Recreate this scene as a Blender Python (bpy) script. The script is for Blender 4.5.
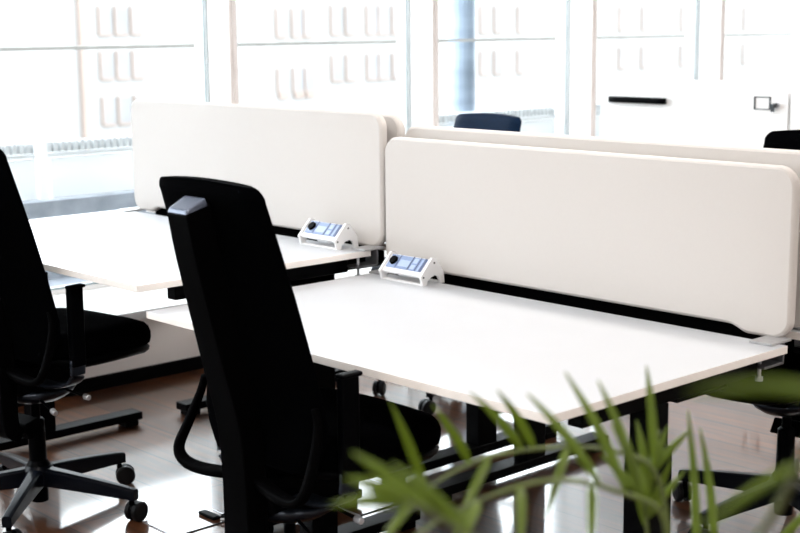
import bpy, bmesh, math, random
from mathutils import Vector, Matrix
random.seed(7)
PI = math.pi
for o in list(bpy.data.objects): bpy.data.objects.remove(o)
SC = bpy.context.scene
COL = SC.collection

# ---------------------------------------------------------------- camera, world, light, exposure
cam_d = bpy.data.cameras.new('camera'); cam = bpy.data.objects.new('camera', cam_d); COL.objects.link(cam)
cam_d.sensor_width = 36.0; cam_d.sensor_fit = 'HORIZONTAL'; cam_d.lens = 1392.7 / 800 * 36
R_ = Vector((0.68044436, 0.73273876, -0.00945457)); U_ = Vector((-0.11817689, 0.12245763, 0.98541278)); F_ = Vector((-0.72320793, 0.66940125, -0.16991839))
CP = Vector((3.0879, -1.9475, 1.4519))
cam.matrix_world = Matrix(((R_.x, U_.x, -F_.x, CP.x), (R_.y, U_.y, -F_.y, CP.y), (R_.z, U_.z, -F_.z, CP.z), (0, 0, 0, 1)))
cam_d.clip_end = 400
cam_d.dof.use_dof = True; cam_d.dof.focus_distance = 3.6; cam_d.dof.aperture_fstop = 4.5
SC.camera = cam
vs = SC.view_settings
vs.view_transform = 'Standard'; vs.look = 'None'; vs.gamma = 1.0; vs.use_curve_mapping = False
vs.exposure = 2.8

wd = bpy.data.worlds.new('overcast_sky'); SC.world = wd; wd.use_nodes = True
nt = wd.node_tree; nt.nodes.clear()
wo = nt.nodes.new('ShaderNodeOutputWorld'); bg = nt.nodes.new('ShaderNodeBackground')
tc = nt.nodes.new('ShaderNodeTexCoord'); sp = nt.nodes.new('ShaderNodeSeparateXYZ'); cr = nt.nodes.new('ShaderNodeValToRGB')
nt.links.new(tc.outputs['Generated'], sp.inputs[0]); nt.links.new(sp.outputs['Z'], cr.inputs[0])
cr.color_ramp.elements[0].position = 0.0; cr.color_ramp.elements[0].color = (0.93, 0.965, 1.0, 1)
cr.color_ramp.elements[1].position = 0.7; cr.color_ramp.elements[1].color = (0.90, 0.95, 1.0, 1)
nt.links.new(cr.outputs[0], bg.inputs['Color']); bg.inputs['Strength'].default_value = 1.4
nt.links.new(bg.outputs[0], wo.inputs[0])

# sky portals in the window openings (they guide the sampling of the sky and give no light of their own)
def area(name, loc, rot, sx, sy, power=0, color=(1, 1, 1), portal=False):
    d = bpy.data.lights.new(name, 'AREA'); d.shape = 'RECTANGLE'; d.size = sx; d.size_y = sy; d.energy = power; d.color = color
    d.cycles.is_portal = portal
    o = bpy.data.objects.new(name, d); COL.objects.link(o); o.location = loc; o.rotation_euler = rot
    return o
FILL_W = 3.6
area('window_portal', (-2.18, 2.1, 1.5), (0, -PI / 2, 0), 2.3, 13.4, portal=True)

# ---------------------------------------------------------------- materials
def mat(name, base, rough=0.5, spec=0.5, metal=0.0, noise=0.0, nscale=20.0, bump=0.0, bscale=200.0, trans=0.0, sheen=0.0, coat=0.0, stretch=None):
    m = bpy.data.materials.new(name); m.use_nodes = True
    t = m.node_tree; b = t.nodes['Principled BSDF']
    b.inputs['Base Color'].default_value = (*base, 1); b.inputs['Roughness'].default_value = rough
    b.inputs['Specular IOR Level'].default_value = spec; b.inputs['Metallic'].default_value = metal
    if sheen: b.inputs['Sheen Weight'].default_value = sheen
    if coat: b.inputs['Coat Weight'].default_value = coat; b.inputs['Coat Roughness'].default_value = 0.08
    co = t.nodes.new('ShaderNodeTexCoord')
    src = co.outputs['Object']
    if stretch:
        mp = t.nodes.new('ShaderNodeMapping'); mp.inputs['Scale'].default_value = stretch
        t.links.new(src, mp.inputs[0]); src = mp.outputs[0]
    if noise:
        n = t.nodes.new('ShaderNodeTexNoise'); n.inputs['Scale'].default_value = nscale; n.inputs['Detail'].default_value = 3
        t.links.new(src, n.inputs['Vector'])
        r = t.nodes.new('ShaderNodeValToRGB')
        r.color_ramp.elements[0].position = 0.3; r.color_ramp.elements[1].position = 0.7
        r.color_ramp.elements[0].color = (*[c * (1 - noise) for c in base], 1); r.color_ramp.elements[1].color = (*[min(1, c * (1 + noise)) for c in base], 1)
        t.links.new(n.outputs['Fac'], r.inputs[0]); t.links.new(r.outputs[0], b.inputs['Base Color'])
    if bump:
        n2 = t.nodes.new('ShaderNodeTexNoise'); n2.inputs['Scale'].default_value = bscale; n2.inputs['Detail'].default_value = 2
        t.links.new(src, n2.inputs['Vector'])
        bp = t.nodes.new('ShaderNodeBump'); bp.inputs['Strength'].default_value = bump; bp.inputs['Distance'].default_value = 0.002
        t.links.new(n2.outputs['Fac'], bp.inputs['Height']); t.links.new(bp.outputs[0], b.inputs['Normal'])
    if trans:
        tr = t.nodes.new('ShaderNodeBsdfTranslucent'); tr.inputs['Color'].default_value = (min(1, base[0] * 2.2), min(1, base[1] * 1.9), base[2] * 0.8, 1)
        mx = t.nodes.new('ShaderNodeMixShader'); mx.inputs[0].default_value = trans
        out = t.nodes['Material Output']
        t.links.new(b.outputs[0], mx.inputs[1]); t.links.new(tr.outputs[0], mx.inputs[2]); t.links.new(mx.outputs[0], out.inputs['Surface'])
    return m

M = {}
M['laminate'] = mat('white_laminate', (0.515, 0.53, 0.56), 0.38, 0.4, noise=0.01, nscale=6)
M['laminate_edge'] = mat('laminate_edging', (0.86, 0.82, 0.79), 0.5, noise=0.03, nscale=15)
M['felt'] = mat('cream_wool_felt', (0.585, 0.555, 0.535), 0.95, 0.05, noise=0.006, nscale=160, bump=0.1, bscale=900, sheen=0.1)
M['black_metal'] = mat('black_powder_coat', (0.001, 0.0012, 0.0017), 0.42, 0.035, noise=0.1, nscale=40, bump=0.1, bscale=700)
M['black_plastic'] = mat('black_moulded_plastic', (0.0008, 0.001, 0.0015), 0.38, 0.025, noise=0.1, nscale=30)
M['black_gloss'] = mat('polished_dark_aluminium', (0.02, 0.027, 0.04), 0.28, 0.5, 0.6, noise=0.05, nscale=10)
M['black_fabric'] = mat('black_woven_upholstery', (0.0006, 0.0007, 0.001), 1.0, 0.01, noise=0.15, nscale=120, bump=0.3, bscale=1200)
M['blue_sheen_fabric'] = mat('black_upholstery_blue_sheen', (0.003, 0.011, 0.030), 0.55, 0.04, noise=0.15, nscale=120, bump=0.2, bscale=1200)  # black upholstery with its bluish sheen put into the base colour
M['rubber'] = mat('caster_rubber', (0.003, 0.003, 0.004), 0.5, 0.2, noise=0.1)
M['grey_metal'] = mat('brushed_grey_metal', (0.16, 0.165, 0.18), 0.38, 0.5, 0.7, noise=0.08, nscale=50, stretch=(1, 1, 12))
M['light_metal'] = mat('pale_grey_metal', (0.42, 0.42, 0.43), 0.4, 0.5, 0.4, noise=0.06, nscale=40)
M['matte_black'] = mat('matte_black_gap', (0.0008, 0.0008, 0.001), 0.95, 0.02, noise=0.1)
M['soft_black'] = mat('soft_touch_black', (0.0008, 0.0008, 0.001), 0.6, 0.01, noise=0.1)
M['highlight_blue'] = mat('spine_top_highlight_blue', (0.10, 0.12, 0.17), 0.25, 0.6, 0.4, noise=0.05)  # blue window highlight of the spine top, put into the colour
M['silver'] = mat('satin_silver', (0.62, 0.64, 0.68), 0.3, 0.5, 0.6, noise=0.05)
M['white_plastic'] = mat('white_moulded_plastic', (0.84, 0.84, 0.85), 0.35, noise=0.01)
M['blue_panel'] = mat('pale_blue_socket_face', (0.24, 0.32, 0.52), 0.3, 0.5, noise=0.04, nscale=80)
M['pale_panel'] = mat('light_blue_socket_insert', (0.42, 0.52, 0.72), 0.3, noise=0.03)
M['deep_panel'] = mat('slate_blue_strip', (0.10, 0.13, 0.24), 0.35, noise=0.05)
M['white_paint'] = mat('white_satin_paint', (0.86, 0.86, 0.86), 0.5, noise=0.01, nscale=4)
M['wall_paint'] = mat('warm_white_wall_paint', (0.80, 0.77, 0.74), 0.85, 0.2, noise=0.015, nscale=3)
M['sill_side'] = mat('greige_panel_paint', (0.90, 0.84, 0.81), 0.7, 0.25, noise=0.02, nscale=4)
M['mullion'] = mat('mullion_shaded_white', (0.84, 0.79, 0.77), 0.5, noise=0.02, nscale=5)  # backlit room face of the mullion, its shade put into the colour
M['teal_gasket'] = mat('teal_glazing_gasket', (0.015, 0.10, 0.13), 0.4, noise=0.05)
M['skirting'] = mat('black_skirting', (0.001, 0.001, 0.0012), 0.8, 0.05, noise=0.1)
M['ceiling'] = mat('ceiling_white', (0.85, 0.85, 0.85), 0.9, 0.1, noise=0.01, nscale=2)
M['leaf'] = mat('palm_leaf_green', (0.135, 0.195, 0.032), 0.36, 0.5, noise=0.35, nscale=9, trans=0.5)
M['stem'] = mat('palm_stem_green', (0.09, 0.12, 0.025), 0.5, noise=0.3, nscale=12)
M['pot'] = mat('matt_white_planter', (0.7, 0.7, 0.68), 0.6, noise=0.03)
M['soil'] = mat('potting_soil', (0.03, 0.02, 0.014), 0.95, noise=0.5, nscale=60, bump=1.0, bscale=120)
M['ledge'] = mat('blue_grey_slate_coping', (0.28, 0.30, 0.34), 0.6, noise=0.2, nscale=9)
M['exterior_panel'] = mat('exterior_white_panel', (0.85, 0.86, 0.87), 0.6, noise=0.02, nscale=4)
M['grille'] = mat('exterior_grille_grey', (0.55, 0.56, 0.57), 0.6, noise=0.05)
M['column'] = mat('blue_grey_column_paint', (0.22, 0.27, 0.34), 0.5, noise=0.3, nscale=3, stretch=(0.3, 0.3, 2.2))
M['rail'] = mat('rail_grey', (0.42, 0.40, 0.38), 0.5, noise=0.05)
M['facade'] = mat('pale_render', (0.22, 0.215, 0.21), 0.9, noise=0.03, nscale=0.3)
M['facade_window'] = mat('facade_window_grey', (0.145, 0.145, 0.15), 0.5, noise=0.1, nscale=0.4)
M['facade_trim'] = mat('terracotta_trim', (0.19, 0.15, 0.13), 0.8, noise=0.1, nscale=0.4)
M['street'] = mat('pale_paving', (0.35, 0.35, 0.35), 0.9, noise=0.05, nscale=0.3)
M['key'] = mat('dark_key_metal', (0.05, 0.055, 0.06), 0.35, 0.5, 0.7, noise=0.05)

def wood_floor():
    m = bpy.data.materials.new('dark_oak_plank_floor'); m.use_nodes = True
    t = m.node_tree; b = t.nodes['Principled BSDF']
    co = t.nodes.new('ShaderNodeTexCoord')
    br = t.nodes.new('ShaderNodeTexBrick')
    br.inputs['Scale'].default_value = 1.0; br.inputs['Brick Width'].default_value = 1.28; br.inputs['Row Height'].default_value = 0.19
    br.inputs['Mortar Size'].default_value = 0.0028; br.inputs['Mortar Smooth'].default_value = 0.1; br.offset = 0.37
    br.inputs['Color1'].default_value = (0.085, 0.034, 0.015, 1); br.inputs['Color2'].default_value = (0.040, 0.016, 0.0075, 1); br.inputs['Mortar'].default_value = (0.008, 0.004, 0.003, 1)
    t.links.new(co.outputs['Object'], br.inputs['Vector'])
    mp = t.nodes.new('ShaderNodeMapping'); mp.inputs['Scale'].default_value = (1.2, 16, 1)
    t.links.new(co.outputs['Object'], mp.inputs[0])
    n = t.nodes.new('ShaderNodeTexNoise'); n.inputs['Scale'].default_value = 2.2; n.inputs['Detail'].default_value = 8; n.inputs['Roughness'].default_value = 0.65
    t.links.new(mp.outputs[0], n.inputs['Vector'])
    mx = t.nodes.new('ShaderNodeMix'); mx.data_type = 'RGBA'; mx.blend_type = 'MULTIPLY'; mx.inputs['Factor'].default_value = 0.85
    r = t.nodes.new('ShaderNodeValToRGB'); r.color_ramp.elements[0].position = 0.3; r.color_ramp.elements[1].position = 0.72
    r.color_ramp.elements[0].color = (0.22, 0.20, 0.19, 1); r.color_ramp.elements[1].color = (2.3, 2.1, 1.9, 1)
    t.links.new(n.outputs['Fac'], r.inputs[0]); t.links.new(br.outputs['Color'], mx.inputs['A']); t.links.new(r.outputs[0], mx.inputs['B'])
    t.links.new(mx.outputs['Result'], b.inputs['Base Color'])
    r2 = t.nodes.new('ShaderNodeMapRange'); r2.inputs['To Min'].default_value = 0.26; r2.inputs['To Max'].default_value = 0.46
    t.links.new(n.outputs['Fac'], r2.inputs['Value']); t.links.new(r2.outputs[0], b.inputs['Roughness'])
    b.inputs['Specular IOR Level'].default_value = 0.2; b.inputs['Coat Weight'].default_value = 1.0; b.inputs['Coat Roughness'].default_value = 0.07; b.inputs['Coat IOR'].default_value = 1.6
    bp = t.nodes.new('ShaderNodeBump'); bp.inputs['Strength'].default_value = 0.08; bp.inputs['Distance'].default_value = 0.002
    t.links.new(n.outputs['Fac'], bp.inputs['Height']); t.links.new(bp.outputs[0], b.inputs['Normal']); t.links.new(bp.outputs[0], b.inputs['Coat Normal'])
    return m
M['floor'] = wood_floor()

def glass():
    m = bpy.data.materials.new('clear_window_glass'); m.use_nodes = True
    t = m.node_tree; t.nodes.clear()
    o = t.nodes.new('ShaderNodeOutputMaterial'); mx = t.nodes.new('ShaderNodeMixShader'); tr = t.nodes.new('ShaderNodeBsdfTransparent'); gl = t.nodes.new('ShaderNodeBsdfGlossy')
    tr.inputs['Color'].default_value = (0.95, 0.97, 0.97, 1); gl.inputs['Roughness'].default_value = 0.02
    fr = t.nodes.new('ShaderNodeLayerWeight'); fr.inputs['Blend'].default_value = 0.1
    t.links.new(fr.outputs['Fresnel'], mx.inputs[0]); t.links.new(tr.outputs[0], mx.inputs[1]); t.links.new(gl.outputs[0], mx.inputs[2]); t.links.new(mx.outputs[0], o.inputs[0])
    return m
M['glass'] = glass()

# ---------------------------------------------------------------- mesh helpers
def link(name, bm, m, parent=None, smooth=False, loc=None, bevel=0.0, seg=2, angle=35):
    me = bpy.data.meshes.new(name)
    bmesh.ops.recalc_face_normals(bm, faces=bm.faces[:])
    bm.to_mesh(me); bm.free()
    ms = m if isinstance(m, (list, tuple)) else [m]
    for k in ms: me.materials.append(M[k])
    o = bpy.data.objects.new(name, me); COL.objects.link(o)
    if parent: o.parent = parent
    if loc: o.location = loc
    if smooth:
        for p in me.polygons: p.use_smooth = True
    if bevel:
        md = o.modifiers.new('bevel', 'BEVEL'); md.width = bevel; md.segments = seg; md.limit_method = 'ANGLE'; md.angle_limit = math.radians(angle)
        for p in me.polygons: p.use_smooth = True
        wn = o.modifiers.new('wn', 'WEIGHTED_NORMAL'); wn.keep_sharp = True
    return o

def tag(o, label, cat, group=None, kind=None):
    o['label'] = label
    if cat: o['category'] = cat
    if group: o['group'] = group
    if kind: o['kind'] = kind
    return o
def struct(o): o['kind'] = 'structure'; return o
def empty(name, loc=(0, 0, 0), rz=0.0):
    o = bpy.data.objects.new(name, None); COL.objects.link(o); o.location = loc; o.rotation_euler = (0, 0, rz); o.empty_display_size = 0.1
    return o
def copy_tree(o, parent=None):
    c = o.copy(); COL.objects.link(c); c.parent = parent
    for ch in list(o.children): copy_tree(ch, c)
    return c

def box(bm, x0, x1, y0, y1, z0, z1, mi=0, mx=None):
    vs = [bm.verts.new((x, y, z)) for z in (z0, z1) for y in (y0, y1) for x in (x0, x1)]
    if mx is not None:
        for v in vs: v.co = mx @ v.co
    for f in ((0, 1, 3, 2), (4, 5, 7, 6), (0, 1, 5, 4), (2, 3, 7, 6), (0, 2, 6, 4), (1, 3, 7, 5)):
        fc = bm.faces.new([vs[i] for i in f]); fc.material_index = mi
def boxes(*bs):
    bm = bmesh.new()
    for b in bs: box(bm, *b)
    return bm
def loft(bm, rings, cap=True, mi=0, closed=True):
    R = [[bm.verts.new(p) for p in ring] for ring in rings]
    n = len(R[0])
    for a, b in zip(R, R[1:]):
        for i in range(n if closed else n - 1):
            j = (i + 1) % n
            f = bm.faces.new((a[i], a[j], b[j], b[i])); f.material_index = mi
    if cap:
        for ring in (R[0], R[-1]):
            try: f = bm.faces.new(ring); f.material_index = mi
            except ValueError: pass
def circ(c, r, n, axis='z', r2=None):
    r2 = r2 or r
    out = []
    for i in range(n):
        a = 2 * PI * i / n; u, v = r * math.cos(a), r2 * math.sin(a)
        out.append({'z': (c[0] + u, c[1] + v, c[2]), 'x': (c[0], c[1] + u, c[2] + v), 'y': (c[0] + u, c[1], c[2] + v)}[axis])
    return out
def lathe(bm, prof, n=24, c=(0, 0), sy=1.0):
    loft(bm, [circ((c[0], c[1], z), max(r, 1e-4), n, 'z', max(r, 1e-4) * sy) for r, z in prof])
def cyl(bm, p0, p1, r, n=16, r1=None):
    p0, p1 = Vector(p0), Vector(p1); d = (p1 - p0).normalized()
    a = d.cross(Vector((0, 0, 1))) if abs(d.z) < 0.95 else d.cross(Vector((1, 0, 0)))
    a.normalize(); b = d.cross(a)
    r1 = r if r1 is None else r1
    loft(bm, [[p + a * rr * math.cos(2 * PI * i / n) + b * rr * math.sin(2 * PI * i / n) for i in range(n)] for p, rr in ((p0, r), (p1, r1))])
def smooth_path(pts, k=6):
    P = [Vector(p) for p in pts]; out = []
    for i in range(len(P) - 1):
        a = P[max(i - 1, 0)]; b = P[i]; c = P[i + 1]; d = P[min(i + 2, len(P) - 1)]
        for j in range(k):
            t = j / k
            out.append(0.5 * ((2 * b) + (c - a) * t + (2 * a - 5 * b + 4 * c - d) * t * t + (3 * b - a - 3 * c + d) * t ** 3))
    out.append(P[-1]); return out
def sweep(bm, path, w, h, up=Vector((0, 0, 1)), n=12, power=4.0):
    """rounded-rectangle section w x h (numbers or functions of t) swept along a path"""
    rings = []; N = len(path)
    for i, p in enumerate(path):
        d = (path[min(i + 1, N - 1)] - path[max(i - 1, 0)]).normalized()
        s = d.cross(up); s.normalize(); v = s.cross(d)
        t = i / (N - 1); ww = w(t) if callable(w) else w; hh = h(t) if callable(h) else h
        ring = []
        for k in range(n):
            a = 2 * PI * (k + .5) / n; c, q = math.cos(a), math.sin(a)
            ring.append(p + s * (ww / 2) * math.copysign(abs(c) ** (2 / power), c) + v * (hh / 2) * math.copysign(abs(q) ** (2 / power), q))
        rings.append(ring)
    loft(bm, rings)

# ---------------------------------------------------------------- the room
XW = -2.2
fl = struct(link('floor', boxes((-2.5, 6.2, -4.6, 9.2, -0.12, 0.0)), 'floor'))
struct(link('ceiling', boxes((-2.5, 6.2, -4.6, 9.2, 2.75, 2.9)), 'ceiling'))
struct(link('wall_back', boxes((-2.5, 6.2, 9.0, 9.2, 0.0, 2.75)), 'wall_paint'))
struct(link('wall_front', boxes((-2.5, 6.2, -4.8, -4.6, -0.12, 2.9)), 'wall_paint'))
struct(link('wall_right', boxes((6.0, 6.2, -4.6, 9.0, 0.0, 2.75)), 'wall_paint'))
struct(link('wall_left', boxes((-2.5, -1.82, -4.6, 9.0, 0.0, 0.264)), 'sill_side'))
struct(link('trim_1', boxes((-2.5, -2.2, -4.6, 9.0, 2.6, 2.75)), 'white_paint'))
struct(link('baseboard_left', boxes((-1.82, -1.80, -4.6, 9.0, 0.0, 0.055)), 'skirting', bevel=0.002))
# convector sill with its slot grooves
bm = bmesh.new()
for a, b in ((-2.5, -2.17), (-2.155, -2.045), (-2.03, -1.92), (-1.905, -1.795)): box(bm, a, b, -4.6, 9.0, 0.264 if a > -1.91 else 0.276, 0.30)
box(bm, -2.49, -1.91, -4.59, 8.99, 0.2851, 0.290)
struct(link('trim_2', bm, 'white_paint', bevel=0.002))
# unseen ceiling panels, added as warm fill light for the room
M['fill_glow'] = bpy.data.materials.new('fill_diffuser'); M['fill_glow'].use_nodes = True
_b = M['fill_glow'].node_tree.nodes['Principled BSDF']; _b.inputs['Emission Color'].default_value = (1, 0.93, 0.84, 1); _b.inputs['Emission Strength'].default_value = 1.2
for ly, row in ((-3.2, 'nearest the front wall'), (-0.9, 'in front of the desks'), (1.4, 'over the hidden desks'), (3.7, 'over the cabinets'), (6.0, 'nearest the back wall')):
    for lx, lbl in ((0.6, 'on the window side, ' + row), (3.4, 'on the side away from the windows, ' + row)):
        e = empty('fill_panel', (lx, ly, 2.75)); tag(e, 'added unseen fill light panel, ' + lbl, 'ceiling light', 'added fill light panels')
        link('fill_housing', boxes((-0.62, 0.62, -0.17, 0.17, -0.03, 0.0)), 'white_paint', e, bevel=0.003)
        link('diffuser', boxes((-0.60, 0.60, -0.15, 0.15, -0.034, -0.0301)), 'fill_glow', e)
        lt = area('fill_light', (0, 0, -0.04), (0, 0, 0), 1.18, 0.28, FILL_W, (1, 0.94, 0.88)); lt.parent = e
# window bays
ys = [-4.58] + [1.93 + 1.3 * k for k in range(-4, 6)]
n = 0
for a, b in zip(ys, ys[1:]):
    n += 1
    e = struct(empty('window_%d' % n, (-2.4, (a + b) / 2, 0.30)))
    def L(*bs):
        bm = bmesh.new()
        for q in bs: box(bm, q[0] + 2.4, q[1] + 2.4, q[2] - (a + b) / 2, q[3] - (a + b) / 2, q[4] - .30, q[5] - .30)
        return bm
    link('mullion', L((-2.36, -2.2, b - 0.045, b, 0.30, 2.6)), 'white_paint', e, bevel=0.002)
    link('mullion_face', L((-2.2, -2.192, b - 0.045, b, 0.30, 2.6), (-2.192, -2.186, b - 0.028, b - 0.016, 0.30, 2.6)), 'mullion', e)
    link('sash_frame', L((-2.46, -2.36, b - 0.05, b + 0.004, 0.30, 2.6), (-2.43, -2.38, a, b - 0.05, 0.30, 0.325), (-2.43, -2.38, a, b - 0.05, 2.57, 2.6)), 'white_paint', e, bevel=0.002)
    link('gasket', L((-2.366, -2.362, b - 0.052, b - 0.045, 0.30, 2.6), (-2.383, -2.379, b - 0.054, b - 0.05, 0.30, 2.6), (-2.447, -2.444, b - 0.054, b - 0.05, 0.30, 2.6), (-2.379, -2.376, a + .02, b - 0.05, 0.322, 0.327)), 'teal_gasket', e)
    link('pane', L((-2.412, -2.406, a, b - 0.05, 0.32, 2.58)), 'glass', e)

# ---------------------------------------------------------------- outside the windows
g = struct(link('ground', boxes((-110, -4.2, -60, 160, -9.2, -9.0)), 'street'))
# balcony with parapet
e = tag(empty('balcony_parapet', (-2.95, 2.0, 0.0)), 'white panelled balcony parapet with grey grille along its top, outside the windows', 'parapet')
link('coping', boxes((-0.12, 0.12, -7, 9, 0.28, 0.655)), 'ledge', e)
P_ = []
yy = -6.9
while yy < 8.9:
    P_.append((-0.02, 0.02, yy, min(yy + 1.18, 8.9), 0.655, 0.845)); yy += 1.25
link('infill_panel', boxes(*P_), 'exterior_panel', e)
yy = -6.985
while yy < 9:
    link('post', boxes((0.0, 0.06, yy + 0.0, yy + 0.05, 0.64, 0.93)), 'white_paint', e); yy += 1.25
bm = bmesh.new(); yy = -7.0
while yy < 9: box(bm, -0.02, 0.02, yy, yy + 0.022, 0.875, 0.925); yy += 0.036
box(bm, -0.03, -0.022, -7, 9, 0.875, 0.925); box(bm, -0.03, 0.03, -7, 9, 0.855, 0.868)
link('grille', bm, 'grille', e)
link('balcony_slab', boxes((-0.12, 0.42, -7, 9, 0.1, 0.28)), 'ledge', e)
tag(link('handrail', boxes((-3.02, -2.99, -5, 11, 1.355, 1.372)), 'rail'), 'thin grey horizontal rail crossing the view behind all the windows', 'rail')
bm = bmesh.new(); lathe(bm, [(0.09, -9), (0.09, 3.2)], 20, (0, 0))
tag(link('facade_column', bm, 'column', loc=(-3.15, 4.37, 0)), 'blue-grey round column outside, rising behind the far desk chair', 'column')
# pale building across the street
e = tag(empty('apartment_building', (-70, 70, -9)), 'washed-out pale building with terracotta trimmed windows across the street', 'building')
link('facade', boxes((-14, 0, -90, 110, 0, 14.5)), 'facade', e)
link('roof_edge', boxes((-14.3, 0.3, -90, 110, 14.5, 15.0)), 'facade', e)
wins = []
for z in (10.2, 7.6, 4.9):
    for y in (42.1, 43.2, 44.3): wins.append((y, z, 0.75, 1.5))
for z, h in ((9.9, 1.7), (6.3, 1.4)):
    for y in (55.3, 56.6, 57.6): wins.append((y, z, 0.8, h))
for z, h in ((10.0, 1.8), (6.9, 1.6)):
    for y in (60.0, 61.3, 63.2, 64.3, 65.6, 68.5, 74.5, 76.0, 78.6, 84, 86, 91, 94, 99.5, 104, 109): wins.append((y, z, 0.9, h))
for (y, z, w_, h) in wins:
    wdw = link('window', boxes((0.0, 0.12, y - 70 - w_ / 2, y - 70 + w_ / 2, z, z + h)), 'facade_window', e)
    link('window_trim', boxes((0.0, 0.2, y - 70 - w_ / 2 - .12, y - 70 - w_ / 2, z - .1, z + h + .1), (0.0, 0.2, y - 70 - w_ / 2, y - 70 + w_ / 2, z - .5 if (54 < y < 58 and z < 7) else z - .15, z)), 'facade_trim', wdw)
link('corner_pilaster', boxes((0, 0.3, -29.75, -29.5, 2, 14)), 'facade_trim', e)
# ---------------------------------------------------------------- desks
DW, DD, TT = 1.40, 0.828, 0.019
def make_desk(name, h, label, legs=(0.20, 1.34), beams=(0.14, 1.34), ys=(0.35, 0.02, 0.75), short=0.02):
    """origin at the left front floor corner, screen side at +y"""
    e = empty(name); tag(e, label, 'desk', 'white sit-stand desks in the group of four')
    bm = bmesh.new(); box(bm, 0, DW, 0, DD, h - TT, h)
    bm.normal_update()
    for f in bm.faces:
        if abs(f.calc_center_median().z - (h - TT / 2)) < 1e-4: f.material_index = 1
    link('tabletop', bm, ['laminate', 'laminate_edge'], e, bevel=0.0015)
    cy, f0, f1 = ys
    for x in legs:
        f0 = ys[1] if x < 0.7 else short
        c = link('leg', boxes((x - 0.031, x + 0.031, cy - 0.045, cy + 0.045, 0.03, h - 0.16)), 'black_metal', e, bevel=0.004)
        link('inner_column', boxes((x - 0.025, x + 0.025, cy - 0.036, cy + 0.036, h - 0.17, h - TT - 0.045)), 'black_metal', c, bevel=0.003)
        bm = bmesh.new(); box(bm, x - 0.035, x + 0.035, f0, f1, 0.022, 0.052)
        box(bm, x - 0.03, x + 0.03, f0 + 0.01, f0 + 0.07, 0.0, 0.024); box(bm, x - 0.03, x + 0.03, f1 - 0.07, f1 - 0.015, 0.0, 0.024)
        link('foot', bm, 'black_metal', e, bevel=0.004)
    for x in beams:
        link('side_beam', boxes((x - 0.02, x + 0.02, 0.145, 0.77, h - TT - 0.047, h - TT)), 'black_metal', e, bevel=0.003)
    link('crossbeam', boxes((legs[0], legs[1], 0.33, 0.45, h - TT - 0.06, h - TT - 0.012)), 'black_metal', e, bevel=0.003)
    bm = bmesh.new()
    box(bm, 0.30, DW - 0.14, 0.60, 0.80, h - 0.12, h - 0.115); box(bm, 0.30, DW - 0.14, 0.60, 0.605, h - 0.115, h - 0.07); box(bm, 0.30, DW - 0.14, 0.795, 0.80, h - 0.115, h - 0.03)
    link('dark_tray', bm, 'black_metal', e)  # black tray added to keep the space under the desktop dark
    return e
def rounded(x0, x1, z0, z1, notch):
    """outline of a desk screen: rounded corners, shallow raised recess in the lower edge"""
    r = 0.05; pts = []
    def arc(cx, cz, a0, a1, rr=r, k=8):
        for i in range(k + 1):
            a = math.radians(a0 + (a1 - a0) * i / k); pts.append((cx + rr * math.cos(a), cz + rr * math.sin(a)))
    arc(x1 - r, z1 - r, 0, 90); arc(x0 + r, z1 - r, 90, 180); arc(x0 + r, z0 + r, 180, 270)
    a, b = x0 + 0.115, x1 - 0.115
    for i in range(9):
        t = i / 8; pts.append((a + 0.055 * t, z0 + notch * (3 * t * t - 2 * t ** 3)))
    for i in range(9):
        t = 1 - i / 8; pts.append((b - 0.055 * t, z0 + notch * (3 * t * t - 2 * t ** 3)))
    arc(x1 - r, z0 + r, 270, 360)
    return pts[:-1]
def make_screen(label, z0, z1, dh):
    """origin on the screen centre line; felt panel in local XZ, 30 mm thick"""
    e = empty('desk_screen'); tag(e, label, 'desk screen', 'cream felt desk screens')
    o = rounded(-0.698, 0.698, z0, z1, 0.017)
    bm = bmesh.new()
    T = 0.015; prof = [(-T, 0.008), (-T + 0.003, 0.003), (-T + 0.008, 0.0), (T - 0.008, 0.0), (T - 0.003, 0.003), (T, 0.008)]
    rings = []
    n = len(o)
    for (yv, ins) in prof:
        ring = []
        for i in range(n):
            p = Vector(o[i]); a = Vector(o[i - 1]); b = Vector(o[(i + 1) % n]); tdir = (b - a).normalized(); nrm = Vector((tdir.y, -tdir.x))
            q = p - nrm * ins; ring.append((q.x, yv, q.y))
        rings.append(ring)
    loft(bm, rings)
    link('felt_panel', bm, 'felt', e, smooth=False)
    link('gap_strip', boxes((-0.60, 0.60, 0.017, 0.029, dh - 0.055, z0 + 0.045)), 'matte_black', e)  # black strip added to darken the gap below the screen
    for x in (-0.665, 0.665):
        bm = bmesh.new(); s = 1 if x > 0 else -1
        box(bm, x - 0.03, x + 0.03, -0.085, 0.0, dh + 0.0005, dh + 0.0065)
        c = link('clamp', bm, 'light_metal', e, bevel=0.001)
        bm = bmesh.new(); box(bm, x - 0.022, x + 0.03, -0.035, -0.029, dh - 0.05, dh + 0.0); box(bm, x - 0.03, x + 0.03, -0.11, -0.029, dh - 0.050, dh - 0.044)
        link('clamp_bracket', bm, 'grey_metal', c, bevel=0.001)
        bm = bmesh.new(); cyl(bm, (x, -0.085, dh - 0.075), (x, -0.085, dh - 0.0193), 0.0045, 10); cyl(bm, (x, -0.085, dh - 0.085), (x, -0.085, dh - 0.075), 0.009, 12)
        link('clamp_screw', bm, 'silver', c)
    return e

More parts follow.
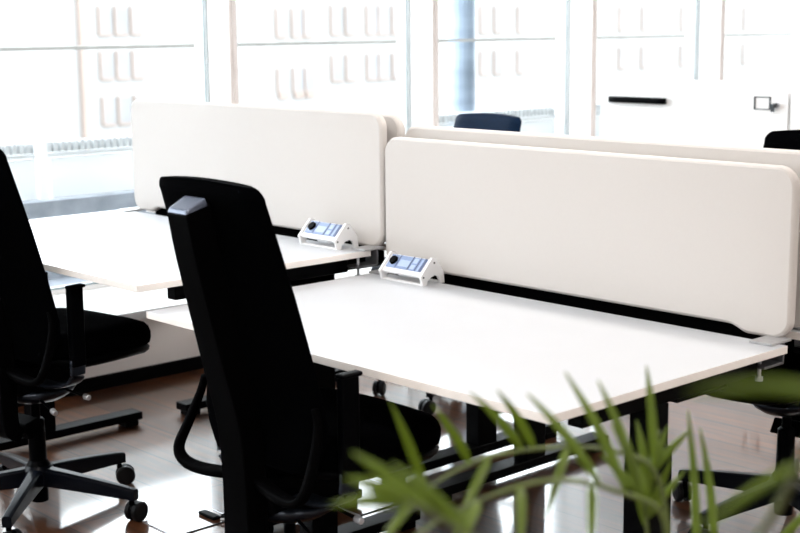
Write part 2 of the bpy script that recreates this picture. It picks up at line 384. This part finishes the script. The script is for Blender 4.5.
Z1, Z2 = 0.72, 0.783
d1 = make_desk('desk', Z1, 'lower white desk in the foreground, its front corner nearest the palm leaves', (0.22, 1.34), ys=(0.39, 0.02, 0.75))
d2 = make_desk('desk', Z2, 'white desk raised slightly higher, nearest the windows, with the left chair', (0.165, 1.40), short=0.34)
d2.location = (-1.44, 0, 0)
d3 = make_desk('desk', Z1 + 0.01, 'white desk hidden behind the near right screen, its dark legs showing under the foreground desktop', (0.06, 1.27), (0.06, 1.27), (0.39, 0.02, 0.85))
d3.rotation_euler = (0, 0, PI); d3.location = (1.40, 1.755, 0)
d4 = make_desk('desk', Z2, 'white desk hidden behind the left screen by the windows, one foot tip on the floor', (0.05, 1.195), (0.05, 1.205), (0.39, 0.02, 0.84))
d4.rotation_euler = (0, 0, PI); d4.location = (-0.04, 1.755, 0)
s1 = make_screen('large cream felt screen on the near desk, filling the right half of the view', 0.722, 1.127, Z1); s1.location = (0.686, 0.875, 0)
s2 = make_screen('cream felt screen on the raised desk nearest the windows, left half of the view', 0.784, 1.197, Z2); s2.location = (-0.722, 0.875, 0)
s3 = make_screen('cream felt screen behind the large near one, only its top edge showing', 0.735, 1.157, Z1 + .01); s3.rotation_euler = (0, 0, PI); s3.location = (0.690, 0.95, 0)
s4 = make_screen('cream felt screen behind the left one, only its rounded right end showing', 0.787, 1.187, Z2); s4.rotation_euler = (0, 0, PI); s4.location = (-0.722, 0.95, 0)

# ---------------------------------------------------------------- desktop power units
def make_power(label):
    e = empty('power_unit'); tag(e, label, 'power socket unit', 'desktop power units')
    # profile in local YZ: sloping face towards -y
    prof = [(-0.040, 0.030), (-0.034, 0.022), (0.022, 0.022), (0.026, 0.034), (0.020, 0.070), (0.006, 0.076)]
    bm = bmesh.new(); loft(bm, [[(x, y, z) for y, z in prof] for x in (-0.088, 0.088)])
    link('housing', bm, 'white_plastic', e, bevel=0.003)
    for s in (-1, 1):
        pl = [(-0.046, 0.028), (-0.040, 0.018), (-0.036, 0.0), (-0.018, 0.0), (-0.016, 0.014), (0.012, 0.030), (0.030, 0.022), (0.040, 0.0), (0.056, 0.0), (0.052, 0.034), (0.022, 0.078), (0.004, 0.082)]
        bm = bmesh.new(); x0 = 0.088 * s; x1 = 0.098 * s
        loft(bm, [[(x, y, z) for y, z in pl] for x in (x0, x1)])
        ep = link('end_plate', bm, 'white_plastic', e, bevel=0.001)
        bm = bmesh.new(); cyl(bm, (x1 - 0.001 * s, 0.012, 0.066), (x1 + 0.0012 * s, 0.012, 0.066), 0.0032, 10); cyl(bm, (x1 - 0.001 * s, -0.034, 0.026), (x1 + 0.0012 * s, -0.034, 0.026), 0.0032, 10)
        link('screw', bm, 'key', ep)
    link('base_bar', boxes((-0.088, 0.088, -0.034, -0.020, 0.0, 0.005), (-0.088, 0.088, 0.040, 0.054, 0.0, 0.005)), 'white_plastic', e)
    # frame on the sloping face
    a = Vector((0, -0.040, 0.030)); b = Vector((0, 0.006, 0.076)); d = (b - a); Ls = d.length; d.normalize(); nn = Vector((0, -d.z, d.y))
    mx = Matrix(((1, 0, 0, 0), (0, d.y, nn.y, a.y), (0, d.z, nn.z, a.z), (0, 0, 0, 1)))
    bm = bmesh.new(); box(bm, -0.080, 0.080, 0.014, Ls - 0.003, -0.001, 0.0025, 0, mx)
    f = link('socket_face', bm, 'blue_panel', e, bevel=0.001)
    bm = bmesh.new()
    box(bm, -0.030, 0.016, 0.022, 0.046, 0.002, 0.0036, 0, mx); box(bm, 0.028, 0.046, 0.018, 0.034, 0.002, 0.0036, 0, mx)
    box(bm, 0.062, 0.068, 0.016, Ls - 0.009, 0.002, 0.0036, 0, mx); box(bm, 0.028, 0.046, 0.040, 0.058, 0.002, 0.0036, 0, mx)
    link('socket_insert', bm, 'pale_panel', f)
    for xa, xb in ((0.018, 0.023), (0.052, 0.055), (0.072, 0.080), (-0.038, -0.036)):
        bm = bmesh.new(); box(bm, xa, xb, 0.014, Ls - 0.003, 0.002, 0.0038, 0, mx)
        link('divider', bm, 'deep_panel', f)
    bm = bmesh.new(); c0 = mx @ Vector((-0.058, 0.040, 0.001)); c1 = mx @ Vector((-0.058, 0.040, 0.010)); cyl(bm, c0, c1, 0.0165, 8, 0.0145)
    link('round_socket', bm, 'black_plastic', f, bevel=0.001)
    return e
p1 = make_power('white power unit with blue sockets on the lower foreground desk, against the near screen'); p1.location = (0.176, 0.787, Z1); p1.scale = (0.92, 0.95, 0.95)
p2 = make_power('white power unit with blue sockets on the raised left desk near its right end'); p2.location = (-0.20, 0.787, Z2); p2.scale = (0.92, 0.95, 0.95)

# ---------------------------------------------------------------- task chairs
def make_chair(label, base_rot, fabric='black_fabric'):
    e = empty('office_chair'); tag(e, label, 'office chair', 'black task chairs')
    # five star base
    bm = bmesh.new(); lathe(bm, [(0.022, 0.034), (0.026, 0.036), (0.027, 0.10), (0.036, 0.115), (0.036, 0.15), (0.027, 0.165), (0.025, 0.29), (0.020, 0.295), (0.014, 0.297), (0.014, 0.385)], 24)
    link('gas_column', bm, 'black_plastic', e, bevel=0.0)
    bz = empty('star_base'); bz.parent = e
    bpy.data.objects.remove(bz)
    bm = bmesh.new(); lathe(bm, [(0.030, 0.085), (0.044, 0.095), (0.046, 0.135), (0.034, 0.152)], 24)
    for i in range(5):
        a = base_rot + i * 2 * PI / 5; D = Vector((math.cos(a), math.sin(a), 0)); S = Vector((-math.sin(a), math.cos(a), 0))
        rings = []
        for (r, zt, zb, w) in ((0.03, 0.143, 0.088, 0.046), (0.10, 0.136, 0.084, 0.040), (0.20, 0.124, 0.079, 0.033), (0.30, 0.110, 0.073, 0.029), (0.335, 0.103, 0.070, 0.028)):
            c = D * r
            rings.append([c + S * (-w / 2) + Vector((0, 0, zb)), c + S * (w / 2) + Vector((0, 0, zb)), c + S * (w / 2) + Vector((0, 0, zt - 0.006)), c + S * (w / 3.2) + Vector((0, 0, zt)), c + S * (-w / 3.2) + Vector((0, 0, zt)), c + S * (-w / 2) + Vector((0, 0, zt - 0.006))])
        loft(bm, rings)
    link('star_base', bm, 'black_gloss_plastic', e, bevel=0.002)
    for i in range(5):
        a = base_rot + i * 2 * PI / 5; D = Vector((math.cos(a), math.sin(a), 0)); C0 = D * 0.318
        sw = a + 0.9 + 0.5 * i; X = Vector((math.cos(sw), math.sin(sw), 0)); off = C0 - Vector((-math.sin(sw), math.cos(sw), 0)) * 0.018
        bm = bmesh.new()
        cyl(bm, C0 + Vector((0, 0, 0.055)), C0 + Vector((0, 0, 0.078)), 0.008, 10)
        cyl(bm, off - X * 0.006 + Vector((0, 0, 0.034)), off + X * 0.006 + Vector((0, 0, 0.034)), 0.026, 18)
        cs = link('caster', bm, 'black_plastic', e)
        for s in (-1, 1):
            bm = bmesh.new(); p = off + Vector((0, 0, 0.0305))
            cyl(bm, p + X * 0.007 * s, p + X * 0.020 * s, 0.0305, 22, 0.0305); cyl(bm, p + X * 0.020 * s, p + X * 0.0235 * s, 0.0305, 22, 0.024)
            link('wheel', bm, 'rubber', cs)
    # tilt mechanism: oval dish with levers
    bm = bmesh.new()
    loft(bm, [circ((0.0, 0.02, z), rx, 28, 'z', ry) for z, rx, ry in ((0.345, 0.035, 0.045), (0.352, 0.060, 0.075), (0.368, 0.086, 0.10), (0.383, 0.098, 0.115), (0.390, 0.096, 0.113), (0.392, 0.080, 0.095))])
    mch = link('tilt_mechanism', bm, 'black_gloss', e, smooth=True)
    link('mechanism_housing', boxes((-0.055, 0.055, -0.10, 0.13, 0.385, 0.475)), 'black_plastic', mch, bevel=0.012, seg=3)
    for (p0, p1) in (((0.07, 0.05, 0.388), (0.19, 0.04, 0.383)), ((0.06, -0.03, 0.37), (0.15, -0.05, 0.352)), ((-0.07, 0.05, 0.388), (-0.18, 0.04, 0.380))):
        bm = bmesh.new(); cyl(bm, p0, p1, 0.004, 10)
        lv = link('lever', bm, 'black_plastic', mch)
        d = (Vector(p1) - Vector(p0)).normalized(); bm = bmesh.new(); q = Vector(p1); cyl(bm, q - d * 0.004, q + d * 0.018, 0.009, 14, 0.008)
        link('lever_knob', bm, 'silver', lv, smooth=False, bevel=0.002)
    # seat: pan and cushion
    def seat_ring(sx, z, dy=0.0, sc=1.0):
        ring = []
        for k in range(40):
            a = 2 * PI * k / 40; c, s = math.cos(a), math.sin(a)
            x = 0.232 * sx * math.copysign(abs(c) ** 0.62, c); y = 0.225 * sx * math.copysign(abs(s) ** 0.62, s)
            if y > 0: x *= 1 - 0.16 * (y / 0.225) ** 2
            yy = y + 0.135 + dy
            drop = 0.030 * max(0, (yy - 0.20) / 0.15) ** 2 - 0.012 * max(0, (-yy + 0.0) / 0.1)
            ring.append((x, yy, z - drop))
        return ring
    bm = bmesh.new(); loft(bm, [seat_ring(s, z + 0.018) for s, z in ((0.80, 0.452), (0.93, 0.458), (0.985, 0.470), (1.0, 0.482), (0.98, 0.487))])
    link('seat_pan', bm, 'black_plastic', e, smooth=True)
    bm = bmesh.new(); loft(bm, [seat_ring(s, z + 0.018) for s, z in ((0.95, 0.484), (1.0, 0.494), (1.02, 0.512), (1.02, 0.530), (0.99, 0.546), (0.93, 0.556), (0.80, 0.560), (0.5, 0.555), (0.2, 0.552))])
    link('seat', bm, fabric, e, smooth=True)
    # backrest: upholstered shell leaning back, a slight forward curve at the lumbar
    def by(z):       # centre plane of the back at height z
        pts = [(0.50, -0.085), (0.62, -0.070), (0.75, -0.098), (0.90, -0.137), (1.0, -0.165), (1.15, -0.209)]
        for (z0, y0), (z1, y1) in zip(pts, pts[1:]):
            if z <= z1: t = (z - z0) / (z1 - z0); return y0 + (y1 - y0) * t
        return pts[-1][1]
    def halfw(z):
        if z > 1.108: t = min(1, (z - 1.108) / 0.035); return 0.192 - 0.030 * (1 - math.sqrt(max(0, 1 - t * t)))
        if z > 0.62: return 0.192 + 0.028 * (1.065 - z) / 0.445
        t = (0.62 - z) / 0.12; return 0.225 - 0.06 * t * t
    zs = [0.505, 0.52, 0.55, 0.59, 0.63, 0.68, 0.75, 0.82, 0.90, 0.97, 1.03, 1.108, 1.120, 1.130, 1.138, 1.142]
    bm = bmesh.new(); K = 13; grid = {}
    rings = []
    for z in zs:
        w = halfw(z); th = 0.020 if z < 1.13 else 0.014; ring = []
        for i in range(K):
            u = -1 + 2 * i / (K - 1); bow = 0.010 * u * u; edge = math.sqrt(max(0, 1 - abs(u) ** 7))
            zz = z - 0.007 * u * u * max(0, (z - 0.9) / 0.2)
            ring.append((w * u, by(z) + bow + th * edge, zz))
        for i in range(K - 1, -1, -1):
            u = -1 + 2 * i / (K - 1); bow = 0.010 * u * u; edge = math.sqrt(max(0, 1 - abs(u) ** 7))
            zz = z - 0.007 * u * u * max(0, (z - 0.9) / 0.2)
            ring.append((w * u, by(z) + bow - 0.8 * th * edge - 0.002, zz))
        rings.append(ring)
    loft(bm, rings)
    link('backrest', bm, fabric, e, smooth=True, bevel=0.004)
    # rear spine carrying the back
    pth = smooth_path([(0, -0.248, 1.078), (0, -0.234, 1.00), (0, -0.206, 0.88), (0, -0.172, 0.74), (0, -0.138, 0.60), (0, -0.128, 0.48), (0, -0.126, 0.38), (0, -0.122, 0.30), (0, -0.09, 0.275), (0, -0.02, 0.29)], 4)
    bm = bmesh.new(); N = len(pth); rings = []
    for i, p in enumerate(pth):
        d = (pth[min(i + 1, N - 1)] - pth[max(i - 1, 0)]).normalized(); nrm = Vector((0, d.z, -d.y))
        t = i / (N - 1); wf = 0.044 + 0.016 * t; wb = 0.037 + 0.014 * t; dep = 0.052 - 0.012 * t
        if i == 0: wf *= 0.9
        if nrm.y < 0: nrm = -nrm
        rings.append([p + Vector((-wb, 0, 0)) - nrm * dep * 0.55, p + Vector((wb, 0, 0)) - nrm * dep * 0.55, p + Vector((wf, 0, 0)) + nrm * dep * 0.6 + Vector((0, 0, 0.012 if i == 0 else 0)), p + Vector((-wf, 0, 0)) + nrm * dep * 0.6 + Vector((0, 0, 0.012 if i == 0 else 0))])
    loft(bm, rings)
    sp = link('back_spine', bm, 'soft_black', e, bevel=0.006, seg=3)
    bm = bmesh.new(); y0 = -0.248; dz = -0.007
    loft(bm, [[(x * 0.036, y0 - 0.029, 1.080 + dz), (x * 0.042, y0 + 0.024, 1.096 + dz), (x * 0.038, y0 + 0.020, 1.114 + dz), (x * 0.033, y0 - 0.024, 1.092 + dz)] for x in (-1, 1)])
    link('spine_highlight', bm, 'highlight_blue', sp, bevel=0.004, seg=3)  # lighter wedge added for the blue-lit highlight on the spine
    # wing loops from the spine foot round the lower corners of the back
    for s in (-1, 1):
        pth = smooth_path([(0.0, -0.105, 0.475), (0.12 * s, -0.130, 0.462), (0.200 * s, -0.140, 0.466), (0.232 * s, -0.138, 0.495), (0.228 * s, -0.112, 0.55), (0.214 * s, -0.085, 0.62), (0.200 * s, -0.082, 0.66)], 6)
        bm = bmesh.new(); sweep(bm, pth, lambda t: 0.024 - 0.012 * t, lambda t: 0.036 - 0.020 * t, Vector((0, 1, 0.1)), 12)
        link('lumbar_loop', bm, 'soft_black', e, smooth=True)
    # armrests
    for s in (-1, 1):
        pth = smooth_path([(0.05 * s, -0.01, 0.415), (0.11 * s, -0.01, 0.415), (0.180 * s, -0.01, 0.430), (0.218 * s, -0.01, 0.455), (0.225 * s, -0.01, 0.51)], 5)
        bm = bmesh.new(); sweep(bm, pth, 0.052, 0.014, Vector((0, 1, 0)) if False else Vector((0, 0.0, 1)) if False else Vector((0.3 * s, 0, 1)), 12)
        ar = link('armrest', bm, 'black_gloss', e, smooth=True)
        link('arm_post', boxes((0.225 * s - 0.011, 0.225 * s + 0.011, -0.034, 0.014, 0.49, 0.722)), 'black_plastic', ar, bevel=0.004)
        bm = bmesh.new(); box(bm, 0.225 * s - 0.013, 0.225 * s + 0.013, -0.036, 0.024, 0.719, 0.730)
        link('arm_cap', bm, 'black_plastic', ar, bevel=0.006, seg=3)
    return e
M['black_gloss_plastic'] = mat('satin_black_base_plastic', (0.002, 0.003, 0.006), 0.3, 0.1, noise=0.08, nscale=20)
c1 = make_chair('black office chair in the foreground, back turned, pulled up to the lower desk', 0.35); c1.location = (0.679, -0.07, 0)
c2 = make_chair('black office chair cut off by the left edge, its seat under the raised desk', 1.655 - math.radians(4)); c2.location = (-0.656, 0.010, 0); c2.rotation_euler = (0, 0, math.radians(9))
c3 = make_chair('black office chair at the far right, star base showing under the near desk', math.radians(1.5), 'black_fabric'); c3.location = (0.985, 1.52, 0); c3.rotation_euler = (0, 0, PI + math.radians(7))
c4 = make_chair('black chair back with painted blue sheen, rising above the screens in the middle', math.radians(116.5), 'blue_sheen_fabric'); c4.location = (-0.725, 1.88, 0); c4.scale = (0.95, 0.95, 0.972); c4.rotation_euler = (0, 0, PI)

# ---------------------------------------------------------------- filing cabinets at the back
def make_cabinet(w, label):
    e = empty('filing_cabinet'); tag(e, label, 'cabinet', 'white cabinets beyond the desks')
    link('carcass', boxes((0, w, 0.02, 0.45, 0.03, 1.185)), 'white_paint', e, bevel=0.003)
    link('plinth', boxes((0.01, w - 0.01, 0.04, 0.44, 0.0, 0.03)), 'skirting', e)
    for k, (z0, z1) in enumerate(((0.82, 1.165), (0.43, 0.812), (0.04, 0.422))):
        d = link('drawer', boxes((0.006, w - 0.006, 0.0, 0.02, z0, z1)), 'white_paint', e, bevel=0.002)
        zc = z1 - 0.055
        bm = bmesh.new(); xx = 0.07
        sweep(bm, [Vector((xx + 0.313 * i / 8, -0.012, zc)) for i in range(9)], 0.022, 0.028, Vector((0, 0, 1)), 12)
        h = link('handle', bm, 'black_plastic', d, smooth=True)
        bm = bmesh.new(); x0, x1, za, zb = w - 0.168, w - 0.088, zc - 0.02, zc + 0.035
        for b in ((x0, x1, -0.004, 0, zb - 0.004, zb), (x0, x1, -0.004, 0, za, za + 0.004), (x0, x0 + 0.006, -0.004, 0, za, zb), (x1 - 0.006, x1, -0.004, 0, za, zb)): box(bm, *b)
        link('label_holder', bm, 'key', d)
        if k == 0:
            bm = bmesh.new(); xk = w - 0.055; cyl(bm, (xk, 0.0, zc), (xk, -0.008, zc), 0.012, 14)
            lk = link('lock', bm, 'silver', d)
            bm = bmesh.new(); box(bm, xk - 0.002, xk + 0.002, -0.035, -0.008, zc - 0.008, zc + 0.010); box(bm, xk - 0.022, xk - 0.006, -0.018, -0.014, zc - 0.026, zc + 0.006)
            cyl(bm, (xk - 0.012, -0.016, zc + 0.004), (xk, -0.030, zc + 0.004), 0.0018, 8)
            link('key', bm, 'key', lk)
    return e
k1 = make_cabinet(1.006, 'white drawer cabinet with a black bar handle, label frame and key'); k1.location = (-1.086, 3.2, 0)
k2 = make_cabinet(1.006, 'white cabinet cut off by the right edge of the photo'); k2.location = (-0.079, 3.2, 0)

# ---------------------------------------------------------------- floor boxes and cables
def floor_box(label, cx, cy, w, d, rz=0.0):
    e = empty('floor_outlet_box', (cx, cy, 0), rz); tag(e, label, 'floor box', 'floor outlet boxes')
    link('lid', boxes((-w / 2, w / 2, -d / 2, d / 2, 0.0, 0.003)), 'floor', e)
    for q in (-1, 1):
        link('lid_frame', boxes((-w / 2 - .004, w / 2 + .004, q * (d / 2 + 0.002) - 0.002, q * (d / 2 + 0.002) + 0.002, 0, 0.004)), 'silver', e)
        link('lid_gap', boxes((q * (w / 2 + .0015) - .0015, q * (w / 2 + .0015) + .0015, -d / 2, d / 2, 0, 0.0034)), 'key', e)
    link('cable_outlet', boxes((-0.02, 0.06, d / 2 - 0.055, d / 2 - 0.028, 0.003, 0.014)), 'black_plastic', e, bevel=0.003)
    return e
floor_box('flush floor box with a black cable outlet, in front of the foreground chair back', -0.265, 0.285, 0.165, 0.205)
floor_box('flush floor box half hidden by palm leaves under the near desk', -0.06, 0.80, 0.24, 0.24)
for k, (dy, lab) in enumerate(((0.0, 'black cable looping from the floor box towards the chair, nearer strand'), (0.022, 'black cable looping from the floor box towards the chair, farther strand'))):
    pth = smooth_path([(-0.21, 0.345 + dy, 0.012), (-0.16, 0.37 + dy, 0.020 + 0.01 * k), (-0.08, 0.43 + dy, 0.035 + .01 * k), (0.02, 0.47 + dy, 0.03), (0.12, 0.45 + dy, 0.012), (0.17, 0.44 + dy, 0.007)], 6)
    bm = bmesh.new(); sweep(bm, pth, 0.007, 0.007, Vector((0, 0, 1)), 8, 2)
    tag(link('power_cable', bm, 'black_plastic', smooth=True), lab, 'cable', 'cables at the floor box')

# ---------------------------------------------------------------- potted palm in the foreground
OX, OY = 2.15, -0.665
pe = empty('potted_palm', (OX, OY, 0)); tag(pe, 'green palm with long narrow leaflets in the foreground, out of focus', 'potted plant')
bm = bmesh.new(); lathe(bm, [(0.12, 0.0), (0.13, 0.005), (0.17, 0.40), (0.175, 0.42), (0.160, 0.42), (0.155, 0.39), (0.01, 0.385)], 32)
link('planter', bm, 'pot', pe, smooth=False, bevel=0.002)
bm = bmesh.new(); lathe(bm, [(0.01, 0.386), (0.155, 0.388), (0.12, 0.397), (0.01, 0.402)], 24)
link('soil', bm, 'soil', pe, smooth=True)
FRONDS = [
 ( [(2.171, -0.692, 0.769), (2.166, -0.674, 0.86), (2.158, -0.691, 0.945), (2.132, -0.741, 0.976), (2.101, -0.816, 0.988), (2.073, -0.892, 0.985), (2.064, -0.966, 0.966), (2.061, -1.022, 0.935)] ,
   [((2.124, -0.982, 1.004), (2.07, -1.021, 1.075)), ((2.127, -0.918, 1.005), (2.072, -0.963, 1.061)), ((2.129, -0.857, 1.001), (2.07, -0.905, 1.063)), ((2.144, -0.841, 1.001), (2.09, -0.883, 1.065)), ((2.128, -1.007, 1.002), (2.095, -1.06, 0.933)), ((2.147, -0.909, 1.014), (2.109, -0.974, 0.919)), ((2.173, -0.81, 1.0), (2.142, -0.862, 0.927)), ((2.158, -0.69, 0.947), (2.137, -0.683, 1.065))] ),
 ( [(2.242, -0.782, 0.814), (2.237, -0.771, 0.883), (2.236, -0.786, 0.941), (2.223, -0.838, 0.972), (2.198, -0.904, 0.995), (2.184, -0.978, 0.996), (2.174, -1.052, 0.984), (2.179, -1.109, 0.972)] ,
   [((2.202, -0.858, 0.978), (2.145, -0.896, 1.074)), ((2.218, -0.829, 0.969), (2.163, -0.857, 1.093)), ((2.23, -0.804, 0.957), (2.181, -0.825, 1.082)), ((2.249, -1.021, 1.024), (2.215, -1.073, 0.961)), ((2.273, -0.964, 1.027), (2.244, -1.015, 0.952)), ((2.283, -0.9, 1.002), (2.265, -0.937, 0.932)), ((2.243, -0.805, 0.955), (2.203, -0.828, 1.038))] ),
 ( [(2.136, -0.62, 0.729), (2.145, -0.597, 0.783), (2.159, -0.574, 0.812), (2.17, -0.531, 0.817), (2.202, -0.468, 0.809)] ,
   [((2.146, -0.592, 0.795), (2.118, -0.573, 0.987)), ((2.163, -0.57, 0.812), (2.131, -0.565, 0.965)), ((2.184, -0.486, 0.815), (2.221, -0.434, 0.864))] ),
 ( [(2.113, -0.616, 0.724), (2.097, -0.614, 0.8), (2.096, -0.625, 0.879), (2.095, -0.612, 0.933), (2.098, -0.601, 0.963)] ,
   [((2.101, -0.626, 0.855), (2.063, -0.639, 0.966)), ((2.098, -0.619, 0.891), (2.104, -0.594, 0.969)), ((2.094, -0.627, 0.879), (2.052, -0.659, 0.934)), ((2.098, -0.615, 0.909), (2.123, -0.575, 0.963)), ((2.101, -0.626, 0.855), (2.125, -0.585, 0.915)), ((2.097, -0.618, 0.903), (2.077, -0.621, 0.976)), ((2.111, -0.64, 0.874), (2.111, -0.619, 0.957)), ((2.093, -0.61, 0.836), (2.061, -0.621, 0.928)), ((2.129, -0.658, 0.846), (2.135, -0.627, 0.94))] ),
 ( [(2.236, -0.789, 0.814), (2.282, -0.941, 0.902), (2.333, -1.088, 0.989), (2.368, -1.21, 1.063), (2.387, -1.296, 1.118)] ,
   [((2.392, -1.266, 1.095), (2.342, -1.307, 1.145)), ((2.371, -1.208, 1.061), (2.321, -1.248, 1.119)), ((2.395, -1.289, 1.111), (2.351, -1.336, 1.114)), ((2.36, -1.167, 1.035), (2.319, -1.212, 1.029)), ((2.394, -1.302, 1.121), (2.363, -1.332, 1.136))] ),
 ( [(2.428, -1.001, 0.929), (2.593, -1.148, 1.118), (2.707, -1.295, 1.23), (2.756, -1.364, 1.278)] ,
   [((2.776, -1.4, 1.285), (2.734, -1.445, 1.29)), ((2.676, -1.262, 1.199), (2.644, -1.304, 1.165))] ),
]
OFF = Vector((OX, OY, 0))
def leaflet(parent, a, b, w=0.020, up=Vector((0, 0, 1))):
    a = a - OFF; b = b - OFF; d = b - a; Ln = d.length
    view = Vector((0.72, -0.67, 0.17)); s = d.cross(view).normalized(); nrm = s.cross(d).normalized()
    bm = bmesh.new(); L1, L2, L3 = [], [], []; N = 14
    for i in range(N + 1):
        t = i / N; c = a + d * t + Vector((0, 0, 0.10 * Ln * math.sin(PI * t))) * 0.5 + nrm * (0.05 * Ln * math.sin(PI * t))
        ww = w / 2 * min(1, (t / 0.18) ** 0.6 if t > 0 else 0.12) * (1 - max(0, (t - 0.35) / 0.65) ** 1.8) + 0.0006
        fold = 0.30 * ww
        L1.append(bm.verts.new(c - s * ww + nrm * fold)); L2.append(bm.verts.new(c)); L3.append(bm.verts.new(c + s * ww + nrm * fold))
    for i in range(N):
        bm.faces.new((L1[i], L1[i + 1], L2[i + 1], L2[i])); bm.faces.new((L2[i], L2[i + 1], L3[i + 1], L3[i]))
    o = link('leaflet', bm, 'leaf', parent, smooth=True)
    sd = o.modifiers.new('thickness', 'SOLIDIFY'); sd.thickness = 0.0006
for st, lf in FRONDS:
    root = Vector((OX + random.uniform(-.03, .03), OY + random.uniform(-.03, .03), 0.39))
    first = Vector(st[0]); mid = root.lerp(first, 0.5) + Vector((0, 0, 0.03))
    path = smooth_path([root, mid] + [Vector(p) for p in st], 6)
    bm = bmesh.new(); sweep(bm, [p - OFF for p in path], lambda t: 0.010 - 0.007 * t, lambda t: 0.008 - 0.005 * t, Vector((0.3, 0.1, 1)), 8, 2)
    fr = link('frond', bm, 'stem', pe, smooth=True)
    for a, b in lf:
        a, b = Vector(a), Vector(b)
        q = min(path, key=lambda p: (p - a).length)
        leaflet(fr, q, b, 0.0092 if (b - CP).length > 0.9 else 0.0045)
